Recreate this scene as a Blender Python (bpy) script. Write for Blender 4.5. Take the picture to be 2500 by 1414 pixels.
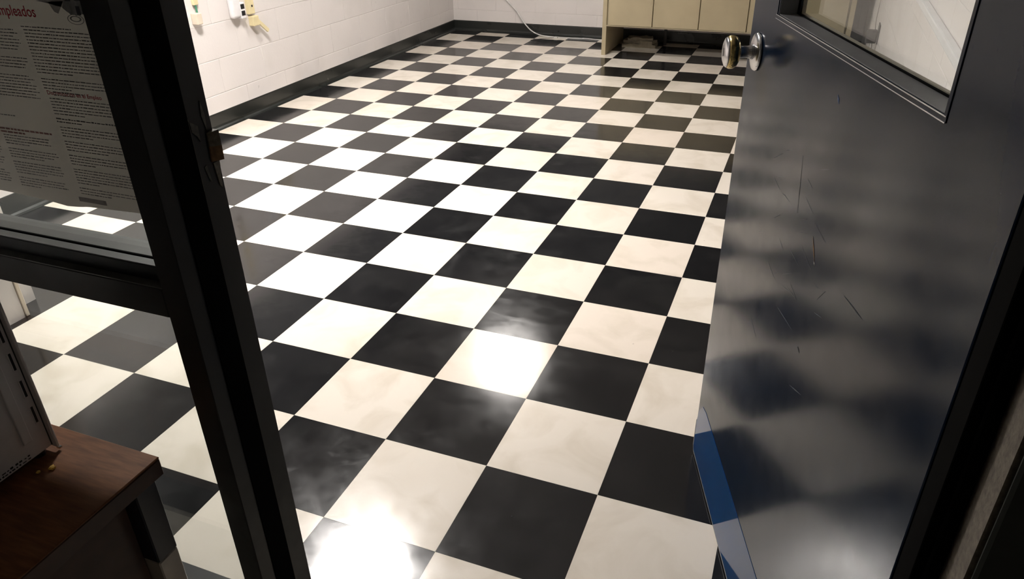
import bpy, bmesh, math, random
from mathutils import Matrix, Vector

random.seed(7)
for o in list(bpy.data.objects):
    bpy.data.objects.remove(o, do_unlink=True)
scene = bpy.context.scene
COL = scene.collection

# ------------------------------------------------------------------ camera
cam_d = bpy.data.cameras.new('camera')
cam_d.sensor_fit = 'HORIZONTAL'
cam_d.sensor_width = 36.0
cam_d.lens = 1800.26 * 36.0 / 2500.0
cam_d.clip_start = 0.02
cam = bpy.data.objects.new('camera', cam_d)
COL.objects.link(cam)
RIGHT = Vector((0.93226737, 0.36146350, -0.01488898))
DOWN = Vector((0.16579792, -0.46347221, -0.87046227))
FWD = Vector((-0.32154097, 0.80903501, -0.49200992))
M = Matrix((RIGHT, -DOWN, -FWD)).transposed().to_4x4()
M.translation = Vector((0.92081, -1.03882, 1.37043))
cam.matrix_world = M
scene.camera = cam

# ------------------------------------------------------------------ world, exposure
world = bpy.data.worlds.new('world')
scene.world = world
world.use_nodes = True
bg = world.node_tree.nodes['Background']
bg.inputs['Color'].default_value = (0.02, 0.018, 0.016, 1)
bg.inputs['Strength'].default_value = 0.2
vs = scene.view_settings
vs.view_transform = 'Standard'
vs.look = 'None'
vs.gamma = 1.0
vs.use_curve_mapping = False
vs.exposure = 1.85

LAMP_NEAR = 72.0      # emission of the diffuser of the ceiling light near the doorway
LAMP_FAR = 26.0
FILL_HALL = 1.35  # fill light added in the unseen hall to brighten case and poster

# ------------------------------------------------------------------ constants
T = 0.3048
XL, XR = -2.44, 1.32          # left and right wall
YB = 5.97                     # back wall
YF0, YF1 = -0.40, -0.285      # aluminium frame, outer and inner face
CEIL = 2.62
HALL_Y = -3.3
HALL_L, HALL_R = -2.6, 2.4

# ------------------------------------------------------------------ materials
def new_mat(name):
    m = bpy.data.materials.new(name)
    m.use_nodes = True
    nt = m.node_tree
    return m, nt, nt.nodes['Principled BSDF']

def N(nt, t, **kw):
    n = nt.nodes.new(t)
    for k, v in kw.items():
        setattr(n, k, v)
    return n

def noise(nt, scale, detail=4, coord='Object', rough=0.55, stretch=None):
    tc = N(nt, 'ShaderNodeTexCoord')
    n = N(nt, 'ShaderNodeTexNoise')
    n.inputs['Scale'].default_value = scale
    n.inputs['Detail'].default_value = detail
    n.inputs['Roughness'].default_value = rough
    out = tc.outputs[coord]
    if stretch:
        mp = N(nt, 'ShaderNodeMapping')
        mp.inputs['Scale'].default_value = stretch
        nt.links.new(out, mp.inputs['Vector'])
        out = mp.outputs['Vector']
    nt.links.new(out, n.inputs['Vector'])
    return n, out

def ramp(nt, src, stops):
    r = N(nt, 'ShaderNodeValToRGB')
    e = r.color_ramp.elements
    e[0].position, e[0].color = stops[0][0], (*stops[0][1], 1)
    e[1].position, e[1].color = stops[-1][0], (*stops[-1][1], 1)
    for p, c in stops[1:-1]:
        x = e.new(p)
        x.color = (*c, 1)
    nt.links.new(src, r.inputs['Fac'])
    return r.outputs['Color']

def simple(name, col, rough=0.5, metal=0.0, var=0.12, scale=14, bump=0.0, bscale=None, spec=0.5, rvar=0.0, coat=0.0):
    """plain colour with a slight procedural variation of value and gloss"""
    m, nt, b = new_mat(name)
    n, v = noise(nt, scale)
    lo = tuple(c * (1 - var) for c in col)
    hi = tuple(min(1, c * (1 + var)) for c in col)
    nt.links.new(ramp(nt, n.outputs['Fac'], [(0.3, lo), (0.7, hi)]), b.inputs['Base Color'])
    b.inputs['Roughness'].default_value = rough
    b.inputs['Metallic'].default_value = metal
    b.inputs['Specular IOR Level'].default_value = spec
    b.inputs['Coat Weight'].default_value = coat
    b.inputs['Coat Roughness'].default_value = 0.08
    if rvar:
        r = ramp(nt, n.outputs['Fac'], [(0.3, (rough - rvar,) * 3), (0.7, (rough + rvar,) * 3)])
        nt.links.new(r, b.inputs['Roughness'])
    if bump:
        n2, _ = noise(nt, bscale or scale * 4, 5)
        bp = N(nt, 'ShaderNodeBump')
        bp.inputs['Strength'].default_value = bump
        bp.inputs['Distance'].default_value = 0.002
        nt.links.new(n2.outputs['Fac'], bp.inputs['Height'])
        nt.links.new(bp.outputs['Normal'], b.inputs['Normal'])
    return m

def mix(nt, fac, a, b_, mode='MIX'):
    mx = N(nt, 'ShaderNodeMix', data_type='RGBA', blend_type=mode)
    for s, v in ((0, fac), (6, a), (7, b_)):
        if isinstance(v, (float, int)):
            mx.inputs[s].default_value = v
        elif isinstance(v, tuple):
            mx.inputs[s].default_value = (*v, 1)
        else:
            nt.links.new(v, mx.inputs[s])
    return mx.outputs[2]

def tile_mat(name, base, alt, stain, rough, stain_amt):
    m, nt, b = new_mat(name)
    oi = N(nt, 'ShaderNodeObjectInfo')
    tone = ramp(nt, oi.outputs['Random'], [(0.0, base), (0.6, base), (1.0, alt)])
    geo = N(nt, 'ShaderNodeNewGeometry')
    ns = N(nt, 'ShaderNodeTexNoise')
    ns.inputs['Scale'].default_value = 5.5
    ns.inputs['Detail'].default_value = 7
    ns.inputs['Distortion'].default_value = 0.8
    nt.links.new(geo.outputs['Position'], ns.inputs['Vector'])
    mask = ramp(nt, ns.outputs['Fac'], [(0.46, (0, 0, 0)), (0.66, (stain_amt * 1.35,) * 3)])
    col = mix(nt, mask, tone, stain)
    # small dark specks of dirt
    sp = N(nt, 'ShaderNodeTexNoise')
    sp.inputs['Scale'].default_value = 38
    sp.inputs['Detail'].default_value = 2
    nt.links.new(geo.outputs['Position'], sp.inputs['Vector'])
    smask = ramp(nt, sp.outputs['Fac'], [(0.765, (0, 0, 0)), (0.80, (0.55,) * 3)])
    col = mix(nt, smask, col, (0.22, 0.19, 0.15) if base[0] > 0.3 else (0.06, 0.06, 0.06))
    nt.links.new(col, b.inputs['Base Color'])
    # worn polish
    wr = N(nt, 'ShaderNodeTexNoise')
    wr.inputs['Scale'].default_value = 9
    wr.inputs['Detail'].default_value = 8
    wr.inputs['Roughness'].default_value = 0.7
    nt.links.new(geo.outputs['Position'], wr.inputs['Vector'])
    rr = ramp(nt, wr.outputs['Fac'], [(0.35, (rough * 0.75,) * 3), (0.7, (rough * 1.45,) * 3)])
    pz = N(nt, 'ShaderNodeTexNoise')
    pz.inputs['Scale'].default_value = 2.3
    pz.inputs['Detail'].default_value = 9
    pz.inputs['Roughness'].default_value = 0.72
    pz.inputs['Distortion'].default_value = 1.2
    nt.links.new(geo.outputs['Position'], pz.inputs['Vector'])
    pm = ramp(nt, pz.outputs['Fac'], [(0.53, (0, 0, 0)), (0.74, (0.75,) * 3)])
    rr = mix(nt, pm, rr, (rough * 2.4,) * 3)
    nt.links.new(rr, b.inputs['Roughness'])
    b.inputs['Specular IOR Level'].default_value = 0.5
    bp = N(nt, 'ShaderNodeBump')
    bp.inputs['Strength'].default_value = 0.03
    bp.inputs['Distance'].default_value = 0.001
    nt.links.new(wr.outputs['Fac'], bp.inputs['Height'])
    nt.links.new(bp.outputs['Normal'], b.inputs['Normal'])
    return m

def wall_mat(name, col, grime):
    m, nt, b = new_mat(name)
    geo = N(nt, 'ShaderNodeNewGeometry')
    n1 = N(nt, 'ShaderNodeTexNoise')
    n1.inputs['Scale'].default_value = 3.2
    n1.inputs['Detail'].default_value = 8
    nt.links.new(geo.outputs['Position'], n1.inputs['Vector'])
    c = mix(nt, ramp(nt, n1.outputs['Fac'], [(0.52, (0, 0, 0)), (0.78, (0.5,) * 3)]), col, grime)
    n2 = N(nt, 'ShaderNodeTexNoise')
    n2.inputs['Scale'].default_value = 17
    n2.inputs['Detail'].default_value = 4
    nt.links.new(geo.outputs['Position'], n2.inputs['Vector'])
    c = mix(nt, ramp(nt, n2.outputs['Fac'], [(0.72, (0, 0, 0)), (0.79, (0.35,) * 3)]), c, (0.33, 0.30, 0.27))
    nt.links.new(c, b.inputs['Base Color'])
    b.inputs['Roughness'].default_value = 0.5
    n3 = N(nt, 'ShaderNodeTexNoise')
    n3.inputs['Scale'].default_value = 90
    n3.inputs['Detail'].default_value = 3
    nt.links.new(geo.outputs['Position'], n3.inputs['Vector'])
    bp = N(nt, 'ShaderNodeBump')
    bp.inputs['Strength'].default_value = 0.25
    bp.inputs['Distance'].default_value = 0.0015
    nt.links.new(n3.outputs['Fac'], bp.inputs['Height'])
    nt.links.new(bp.outputs['Normal'], b.inputs['Normal'])
    return m

def glass_mat(name, tint=(0.93, 0.95, 0.94)):
    m = bpy.data.materials.new(name)
    m.use_nodes = True
    nt = m.node_tree
    nt.nodes.clear()
    out = N(nt, 'ShaderNodeOutputMaterial')
    tr = N(nt, 'ShaderNodeBsdfTransparent')
    tr.inputs['Color'].default_value = (*tint, 1)
    gl = N(nt, 'ShaderNodeBsdfGlossy')
    gl.inputs['Roughness'].default_value = 0.02
    df = N(nt, 'ShaderNodeBsdfDiffuse')      # thin film of dust
    df.inputs['Color'].default_value = (0.55, 0.52, 0.48, 1)
    lw = N(nt, 'ShaderNodeLayerWeight')       # Schlick: 0.04 + 0.96 facing^5, the same from both sides
    lw.inputs['Blend'].default_value = 0.5
    pw = N(nt, 'ShaderNodeMath', operation='POWER')
    pw.inputs[1].default_value = 5.0
    nt.links.new(lw.outputs['Facing'], pw.inputs[0])
    fr = N(nt, 'ShaderNodeMath', operation='MULTIPLY_ADD')
    fr.inputs[1].default_value = 0.96
    fr.inputs[2].default_value = 0.04
    nt.links.new(pw.outputs[0], fr.inputs[0])
    ns, _ = noise(nt, 6, 5)
    dm = ramp(nt, ns.outputs['Fac'], [(0.3, (0.003,) * 3), (0.8, (0.012,) * 3)])
    m1 = N(nt, 'ShaderNodeMixShader')
    m2 = N(nt, 'ShaderNodeMixShader')
    nt.links.new(fr.outputs[0], m1.inputs['Fac'])
    nt.links.new(tr.outputs['BSDF'], m1.inputs[1])
    nt.links.new(gl.outputs['BSDF'], m1.inputs[2])
    nt.links.new(dm, m2.inputs['Fac'])
    nt.links.new(m1.outputs['Shader'], m2.inputs[1])
    nt.links.new(df.outputs['BSDF'], m2.inputs[2])
    nt.links.new(m2.outputs['Shader'], out.inputs['Surface'])
    return m

def emit_mat(name, col, strength):
    m, nt, b = new_mat(name)
    b.inputs['Base Color'].default_value = (0.8, 0.8, 0.8, 1)
    b.inputs['Emission Color'].default_value = (*col, 1)
    b.inputs['Emission Strength'].default_value = strength
    return m

def door_paint_mat(name, base, worn, rough, spec=0.15):
    m, nt, b = new_mat(name)
    n1, v = noise(nt, 7, 7)
    c = mix(nt, ramp(nt, n1.outputs['Fac'], [(0.45, (0, 0, 0)), (0.75, (0.6,) * 3)]), base, worn)
    # fine scratches running down the face
    n2, _ = noise(nt, 30, 3, stretch=(9, 1, 0.8))
    c = mix(nt, ramp(nt, n2.outputs['Fac'], [(0.68, (0, 0, 0)), (0.76, (0.30,) * 3)]), c, (0.025, 0.026, 0.03))
    nt.links.new(c, b.inputs['Base Color'])
    n3, _ = noise(nt, 16, 6)
    nt.links.new(ramp(nt, n3.outputs['Fac'], [(0.3, (rough * 0.85,) * 3), (0.75, (rough * 1.2,) * 3)]), b.inputs['Roughness'])
    b.inputs['Specular IOR Level'].default_value = spec
    n4, _ = noise(nt, 55, 4)
    bp = N(nt, 'ShaderNodeBump')
    bp.inputs['Strength'].default_value = 0.02
    bp.inputs['Distance'].default_value = 0.0010
    nt.links.new(n4.outputs['Fac'], bp.inputs['Height'])
    nt.links.new(bp.outputs['Normal'], b.inputs['Normal'])
    return m

def wood_mat(name):
    m, nt, b = new_mat(name)
    n1, _ = noise(nt, 9, 6, stretch=(2.0, 14, 14))
    c = ramp(nt, n1.outputs['Fac'], [(0.3, (0.090, 0.030, 0.010)), (0.55, (0.150, 0.055, 0.020)), (0.75, (0.20, 0.080, 0.030))])
    nt.links.new(c, b.inputs['Base Color'])
    b.inputs['Roughness'].default_value = 0.55
    b.inputs['Specular IOR Level'].default_value = 0.25
    return m

def paper_mat(name):
    m, nt, b = new_mat(name)
    n1, _ = noise(nt, 8, 3)
    c = ramp(nt, n1.outputs['Fac'], [(0.3, (0.62, 0.60, 0.56)), (0.7, (0.70, 0.68, 0.63))])
    nt.links.new(c, b.inputs['Base Color'])
    b.inputs['Roughness'].default_value = 0.6
    tl = N(nt, 'ShaderNodeBsdfTranslucent')
    tl.inputs['Color'].default_value = (0.60, 0.575, 0.55, 1)
    mx = N(nt, 'ShaderNodeMixShader')
    mx.inputs['Fac'].default_value = 0.37
    nt.links.new(b.outputs['BSDF'], mx.inputs[1])
    nt.links.new(tl.outputs['BSDF'], mx.inputs[2])
    nt.links.new(mx.outputs['Shader'], nt.nodes['Material Output'].inputs['Surface'])
    return m

WHITE_TILE = tile_mat('white_vinyl_tile', (0.71, 0.655, 0.575), (0.70, 0.62, 0.535), (0.58, 0.52, 0.43), 0.15, 0.5)
BLACK_TILE = tile_mat('black_vinyl_tile', (0.008, 0.008, 0.0088), (0.011, 0.011, 0.012), (0.020, 0.0195, 0.0195), 0.13, 0.35)
JOINT = simple('dark_tile_joint', (0.035, 0.030, 0.026), 0.8)
WALL = wall_mat('painted_block', (0.69, 0.65, 0.63), (0.56, 0.52, 0.49))
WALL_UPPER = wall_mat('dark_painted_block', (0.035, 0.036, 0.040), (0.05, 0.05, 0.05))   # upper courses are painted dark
MORTAR = wall_mat('painted_mortar', (0.63, 0.59, 0.57), (0.5, 0.46, 0.43))
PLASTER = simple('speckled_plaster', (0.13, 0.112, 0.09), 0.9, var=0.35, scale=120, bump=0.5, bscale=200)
CEILING = simple('ceiling_paint', (0.45, 0.44, 0.43), 0.8, var=0.03)
HALLWALL = simple('hall_wall_paint', (0.50, 0.47, 0.42), 0.7, var=0.06)
RUBBER = simple('black_rubber_base', (0.014, 0.0155, 0.014), 0.32, var=0.12, scale=6, rvar=0.08)
BLACK_ALU = simple('black_anodised_frame', (0.0045, 0.0048, 0.0048), 0.5, var=0.3, scale=25, rvar=0.06, spec=0.35)
ALU_TOP_LIT = simple('lit_frame_ledge', (0.048, 0.047, 0.043), 0.45, var=0.25, scale=20)  # paler than the frame: room light on its top faces is in the colour
GASKET = simple('glazing_gasket', (0.0012, 0.0012, 0.0012), 0.9, spec=0.04)
GLASS = glass_mat('window_glass')
DOOR = door_paint_mat('door_navy_paint', (0.004, 0.011, 0.027), (0.007, 0.012, 0.022), 0.165)
KICK = door_paint_mat('kick_plate_blue_paint', (0.005, 0.046, 0.150), (0.007, 0.040, 0.125), 0.07, 0.33)
EDGE = simple('bare_worn_edge', (0.22, 0.20, 0.18), 0.5, var=0.4, scale=60)
STEEL = simple('brushed_steel', (0.55, 0.55, 0.56), 0.22, 1.0, var=0.1, scale=40)
LEG_DARK_REFL = simple('leg_dark_reflection', (0.006, 0.007, 0.014), 0.35)  # dark hall mirrored in the polished leg, given as a colour
LEG_PALE_REFL = simple('leg_pale_reflection', (0.40, 0.37, 0.33), 0.4, 0.3, var=0.1, scale=20)  # bright floor mirrored low on the same leg, given as a colour
CHROME = simple('polished_metal', (0.50, 0.50, 0.50), 0.10, 1.0, var=0.06, scale=30)
BRASS = simple('worn_brass', (0.44, 0.34, 0.15), 0.24, 1.0, var=0.25, scale=60, rvar=0.06)
CREAM = simple('cream_cabinet', (0.40, 0.335, 0.215), 0.45, var=0.05, scale=5)
CREAM_D = simple('cream_cabinet_edge', (0.34, 0.29, 0.19), 0.5, var=0.08, scale=9)
WORKTOP = simple('worktop_laminate', (0.45, 0.42, 0.36), 0.4)
CORD_W = simple('white_cord', (0.58, 0.57, 0.55), 0.4)
CORD_D = simple('grey_cord', (0.22, 0.20, 0.19), 0.5)
PAPER = simple('crumpled_paper', (0.30, 0.265, 0.20), 0.8, var=0.15, scale=18)
POSTER = paper_mat('poster_paper')
INK = simple('grey_ink', (0.16, 0.16, 0.165), 0.7, var=0.1)
INK_D = simple('dark_ink', (0.045, 0.048, 0.065), 0.7, var=0.2)
INK_SEAL = simple('seal_ink', (0.20, 0.205, 0.22), 0.7, var=0.35, scale=90)
RED = simple('red_ink', (0.42, 0.020, 0.045), 0.7, var=0.1)
RED_F = simple('faded_red_ink', (0.40, 0.22, 0.21), 0.7, var=0.1)
WOOD = wood_mat('brown_wood')
WOOD_D = simple('dark_wood_edge', (0.055, 0.022, 0.010), 0.5, var=0.3, scale=20)
GREY_METAL = simple('grey_enamel', (0.60, 0.585, 0.61), 0.33, 0.0, var=0.08, scale=12, rvar=0.04)
BLACK_P = simple('black_plastic', (0.012, 0.012, 0.013), 0.4)
YELLOWED = simple('yellowed_plastic', (0.66, 0.57, 0.34), 0.45, var=0.1)
BEIGE_P = simple('beige_plastic', (0.64, 0.56, 0.45), 0.5, var=0.08)
WHITE_P = simple('white_plastic', (0.74, 0.73, 0.74), 0.35, var=0.04)
GREEN_P = simple('green_wire', (0.05, 0.20, 0.12), 0.45)
GREY_P = simple('grey_plastic', (0.055, 0.05, 0.049), 0.5)
CRUMB = simple('yellow_crumb', (0.60, 0.36, 0.06), 0.7, var=0.4, scale=200)
LAMP_BODY = simple('grey_lamp_housing', (0.30, 0.30, 0.30), 0.5)
DARK_TRIM = simple('dark_painted_trim', (0.004, 0.007, 0.005), 0.7, var=0.3)
DARK_STEEL = simple('tarnished_steel', (0.05, 0.048, 0.045), 0.5, 0.6, var=0.3, scale=60)
TAN = simple('tan_scraped_metal', (0.10, 0.085, 0.06), 0.6, var=0.4, scale=150)
SCRAPE = simple('scraped_dark_metal', (0.045, 0.04, 0.033), 0.6, var=0.5, scale=150)
WOOD_RAW = simple('splintered_wood', (0.16, 0.085, 0.035), 0.8, var=0.4, scale=80)

# ------------------------------------------------------------------ mesh helpers
def box_into(bm, x0, x1, y0, y1, z0, z1, bevel=0.0, seg=1):
    vs_ = [bm.verts.new(p) for p in ((x0, y0, z0), (x1, y0, z0), (x1, y1, z0), (x0, y1, z0),
                                     (x0, y0, z1), (x1, y0, z1), (x1, y1, z1), (x0, y1, z1))]
    fs = [bm.faces.new([vs_[i] for i in q]) for q in ((3, 2, 1, 0), (4, 5, 6, 7), (0, 1, 5, 4), (1, 2, 6, 5), (2, 3, 7, 6), (3, 0, 4, 7))]
    if bevel > 0:
        es = list({e for f in fs for e in f.edges})
        bmesh.ops.bevel(bm, geom=es, offset=bevel, segments=seg, profile=0.5, affect='EDGES', clamp_overlap=True)

def mesh_from(bm, name, mat, smooth=False):
    bmesh.ops.recalc_face_normals(bm, faces=bm.faces)
    me = bpy.data.meshes.new(name)
    bm.to_mesh(me)
    bm.free()
    if mat:
        me.materials.append(mat)
    if smooth:
        for p in me.polygons:
            p.use_smooth = True
    return me

def link(name, me, parent=None, loc=None):
    o = bpy.data.objects.new(name, me)
    COL.objects.link(o)
    if parent:
        o.parent = parent
    if loc is not None:
        o.location = loc
    return o

def box(name, x0, x1, y0, y1, z0, z1, mat, parent=None, bevel=0.0, seg=1, org=(0, 0, 0)):
    bm = bmesh.new()
    box_into(bm, x0 - org[0], x1 - org[0], y0 - org[1], y1 - org[1], z0 - org[2], z1 - org[2], bevel, seg)
    return link(name, mesh_from(bm, name, mat), parent)

def tag(o, label=None, cat=None, group=None, kind=None):
    for k, v in (('label', label), ('category', cat), ('group', group), ('kind', kind)):
        if v:
            o[k] = v
    return o

def empty(name, loc, rz=0.0):
    o = bpy.data.objects.new(name, None)
    o.empty_display_size = 0.05
    COL.objects.link(o)
    o.location = loc
    o.rotation_euler = (0, 0, rz)
    return o

def lathe_into(bm, prof, axis='Z', seg=32, org=(0, 0, 0)):
    """prof: list of (along, radius)"""
    rings = []
    for a, r in prof:
        ring = []
        for k in range(seg):
            t = 2 * math.pi * k / seg
            c, s = r * math.cos(t), r * math.sin(t)
            p = {'Z': (c, s, a), 'Y': (c, a, s), 'X': (a, c, s)}[axis]
            ring.append(bm.verts.new((p[0] + org[0], p[1] + org[1], p[2] + org[2])))
        rings.append(ring)
    for i in range(len(rings) - 1):
        for k in range(seg):
            k2 = (k + 1) % seg
            bm.faces.new((rings[i][k], rings[i][k2], rings[i + 1][k2], rings[i + 1][k]))
    bm.faces.new(list(reversed(rings[0])))
    bm.faces.new(rings[-1])

def lathe(name, prof, mat, parent=None, axis='Z', seg=32, org=(0, 0, 0), smooth=True):
    bm = bmesh.new()
    lathe_into(bm, prof, axis, seg, org)
    me = mesh_from(bm, name, mat, smooth)
    return link(name, me, parent)

def catmull(pts, n=8):
    P = [Vector(p) for p in pts]
    P = [P[0] * 2 - P[1]] + P + [P[-1] * 2 - P[-2]]
    out = []
    for i in range(1, len(P) - 2):
        for k in range(n):
            t = k / n
            a, b, c, d = P[i - 1], P[i], P[i + 1], P[i + 2]
            out.append(0.5 * ((2 * b) + (c - a) * t + (2 * a - 5 * b + 4 * c - d) * t * t + (3 * b - a - 3 * c + d) * t ** 3))
    out.append(P[-2])
    return out

def tube_into(bm, pts, r, seg=8):
    rings = []
    up = Vector((0, 0, 1))
    for i, p in enumerate(pts):
        t = (pts[min(i + 1, len(pts) - 1)] - pts[max(i - 1, 0)]).normalized()
        a = t.cross(up)
        if a.length < 1e-3:
            a = t.cross(Vector((1, 0, 0)))
        a.normalize()
        b = t.cross(a)
        rings.append([bm.verts.new(p + a * (r * math.cos(2 * math.pi * k / seg)) + b * (r * math.sin(2 * math.pi * k / seg))) for k in range(seg)])
    for i in range(len(rings) - 1):
        for k in range(seg):
            k2 = (k + 1) % seg
            bm.faces.new((rings[i][k], rings[i][k2], rings[i + 1][k2], rings[i + 1][k]))
    bm.faces.new(list(reversed(rings[0])))
    bm.faces.new(rings[-1])

def tube(name, pts, r, mat, parent=None, n=8, seg=8, org=(0, 0, 0)):
    bm = bmesh.new()
    pp = [p - Vector(org) for p in catmull(pts, n)]
    tube_into(bm, pp, r, seg)
    return link(name, mesh_from(bm, name, mat, True), parent)

def extrude_profile(name, prof, mat, parent, frame, length):
    """prof in (a, b); frame maps (a, b, c) to a point, c runs 0..length"""
    bm = bmesh.new()
    A = [bm.verts.new(frame(a, b, 0)) for a, b in prof]
    B = [bm.verts.new(frame(a, b, length)) for a, b in prof]
    n = len(prof)
    for i in range(n):
        j = (i + 1) % n
        bm.faces.new((A[i], A[j], B[j], B[i]))
    bm.faces.new(list(reversed(A)))
    bm.faces.new(B)
    return link(name, mesh_from(bm, name, mat), parent)

# ------------------------------------------------------------------ floor
floor = box('floor', XL - 0.1, XR + 0.1, YF1 - 0.2, YB + 0.1, -0.10, -0.0022, JOINT)
tag(floor, 'black and white checkered vinyl tile floor', 'floor', kind='structure')
tile_cache = {}
def tile_mesh(w, d, white):
    key = (round(w, 4), round(d, 4), white)
    if key not in tile_cache:
        bm = bmesh.new()
        box_into(bm, -w / 2, w / 2, -d / 2, d / 2, -0.0024, 0.0, 0.0)
        tile_cache[key] = mesh_from(bm, 'floor_tile', WHITE_TILE if white else BLACK_TILE)
    return tile_cache[key]

GAP = 0.0005
cells = []
for i in range(-9, 6):
    for j in range(-2, 21):
        x0, x1 = max(i * T, XL), min((i + 1) * T, XR)
        y0, y1 = max(j * T, YF1 - 0.15), min((j + 1) * T, YB)
        if x1 - x0 < 0.01 or y1 - y0 < 0.01:
            continue
        # tiles that the camera sees: left of the open door and not far behind it
        vis = (i <= 1 or (i == 2 and j >= 0) or (i == 3 and j >= 11)) and j >= -1
        cells.append((i, j, x0, x1, y0, y1, vis))
field = {True: bmesh.new(), False: bmesh.new()}
for (i, j, x0, x1, y0, y1, vis) in cells:
    white = (i + j) % 2 == 0
    if vis:
        o = link('floor_tile', tile_mesh(x1 - x0 - GAP, y1 - y0 - GAP, white), floor, ((x0 + x1) / 2, (y0 + y1) / 2, random.uniform(-0.00015, 0.0)))
        o.rotation_euler = (random.gauss(0, 0.0007), random.gauss(0, 0.0007), 0)
    else:
        box_into(field[white], x0 + GAP / 2, x1 - GAP / 2, y0 + GAP / 2, y1 - GAP / 2, -0.0024, 0)
for white in (True, False):
    o = link('floor_tile_field', mesh_from(field[white], 'floor_tile_field', WHITE_TILE if white else BLACK_TILE), floor)
    tag(o, kind='stuff')

# hall floor on the camera's side of the frame: the same checker goes on
hall_floor = box('floor_hall', HALL_L - 0.1, HALL_R + 0.1, HALL_Y - 0.1, YF1 - 0.2, -0.10, -0.0022, JOINT)
tag(hall_floor, 'checkered tile floor of the dim hallway before the doorway', 'floor', kind='structure')
hf = {True: bmesh.new(), False: bmesh.new()}
for i in range(-9, 9):
    for j in range(-12, 0):
        x0, x1 = max(i * T, HALL_L), min((i + 1) * T, HALL_R)
        y0, y1 = max(j * T, HALL_Y), min((j + 1) * T, YF1 - 0.15)
        if x1 - x0 > 0.01 and y1 - y0 > 0.01:
            box_into(hf[(i + j) % 2 == 0], x0 + GAP / 2, x1 - GAP / 2, y0 + GAP / 2, y1 - GAP / 2, -0.0024, 0)
for white in (True, False):
    tag(link('floor_tile_field', mesh_from(hf[white], 'floor_tile_field', WHITE_TILE if white else BLACK_TILE), hall_floor), kind='stuff')

ceiling = box('ceiling', XL - 0.1, XR + 0.1, YF1 - 0.17, YB + 0.1, CEIL, CEIL + 0.1, CEILING)
tag(ceiling, 'plain white ceiling of the tiled room', 'ceiling', kind='structure')

# ------------------------------------------------------------------ block walls
BL, BH = 0.406, 0.203
JW = 0.0032
block_cache = {}
def block_mesh(w, h, dark=False):
    key = (round(w, 4), round(h, 4), dark)
    if key not in block_cache:
        bm = bmesh.new()
        # local x along the wall, y out of the wall, z up; face with rounded arrises
        W, H = w - JW, h - JW
        b = 0.0016
        back = [bm.verts.new(p) for p in ((-W / 2, -0.012, -H / 2), (W / 2, -0.012, -H / 2), (W / 2, -0.012, H / 2), (-W / 2, -0.012, H / 2))]
        mid = [bm.verts.new(p) for p in ((-W / 2, -0.0009, -H / 2), (W / 2, -0.0009, -H / 2), (W / 2, -0.0009, H / 2), (-W / 2, -0.0009, H / 2))]
        front = [bm.verts.new(p) for p in ((-W / 2 + b, 0, -H / 2 + b), (W / 2 - b, 0, -H / 2 + b), (W / 2 - b, 0, H / 2 - b), (-W / 2 + b, 0, H / 2 - b))]
        for A, B in ((back, mid), (mid, front)):
            for k in range(4):
                k2 = (k + 1) % 4
                bm.faces.new((A[k], A[k2], B[k2], B[k]))
        bm.faces.new(front)
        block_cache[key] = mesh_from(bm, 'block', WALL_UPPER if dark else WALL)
    return block_cache[key]

def block_wall(wall, dado, length, place, rz, half0=0.0):
    """place(a, z) gives the point on the wall face at distance a along it"""
    row = 0
    z = 0.0
    while z < CEIL - 0.02:
        h = min(BH, CEIL - z)
        a = -(BL / 2 if (row % 2) else 0.0) - half0
        while a < length - 0.01:
            a0, a1 = max(a, 0), min(a + BL, length)
            if a1 - a0 > 0.02:
                p = place((a0 + a1) / 2, z + h / 2)
                n = random.uniform(-0.0003, 0.0003)
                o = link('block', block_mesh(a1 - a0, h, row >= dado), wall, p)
                o.rotation_euler = (0, 0, rz)
            a += BL
        z += BH
        row += 1

D0 = 0.0016   # depth of the joints behind the block faces
wall_left = box('wall_left', XL - 0.16, XL - D0, YF1 - 0.16, YB + 0.16, 0, CEIL, MORTAR)
tag(wall_left, 'white painted concrete block wall beside the sidelight', 'wall', kind='structure')
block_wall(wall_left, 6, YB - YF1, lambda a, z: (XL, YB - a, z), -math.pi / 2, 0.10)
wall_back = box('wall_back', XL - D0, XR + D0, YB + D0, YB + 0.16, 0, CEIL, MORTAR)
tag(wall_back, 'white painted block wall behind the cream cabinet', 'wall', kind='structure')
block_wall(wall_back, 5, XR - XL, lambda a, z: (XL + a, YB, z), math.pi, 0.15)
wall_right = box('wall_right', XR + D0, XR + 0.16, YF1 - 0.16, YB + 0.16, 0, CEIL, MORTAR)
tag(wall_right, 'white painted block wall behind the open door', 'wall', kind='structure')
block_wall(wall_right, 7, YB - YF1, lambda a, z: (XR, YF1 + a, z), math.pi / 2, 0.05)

# cove base
COVE = [(0.0, 0.0), (0.030, 0.0), (0.030, 0.0015), (0.016, 0.006), (0.008, 0.014), (0.005, 0.026), (0.004, 0.092), (0.0028, 0.098), (0.0, 0.100)]
b = extrude_profile('baseboard_left', COVE, RUBBER, None, lambda a, z, c: (XL + a, YF1 + c, z), YB - YF1)
tag(b, 'black rubber cove base along the left block wall', 'baseboard', kind='structure')
b = extrude_profile('baseboard_back', COVE, RUBBER, None, lambda a, z, c: (XL + c, YB - a, z), XR - XL)
tag(b, 'black rubber cove base along the wall under the cabinet', 'baseboard', kind='structure')
b = extrude_profile('baseboard_right', COVE, RUBBER, None, lambda a, z, c: (XR - a, YF1 + c, z), YB - YF1)
tag(b, 'black rubber cove base along the wall behind the open door', 'baseboard', kind='structure')

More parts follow.
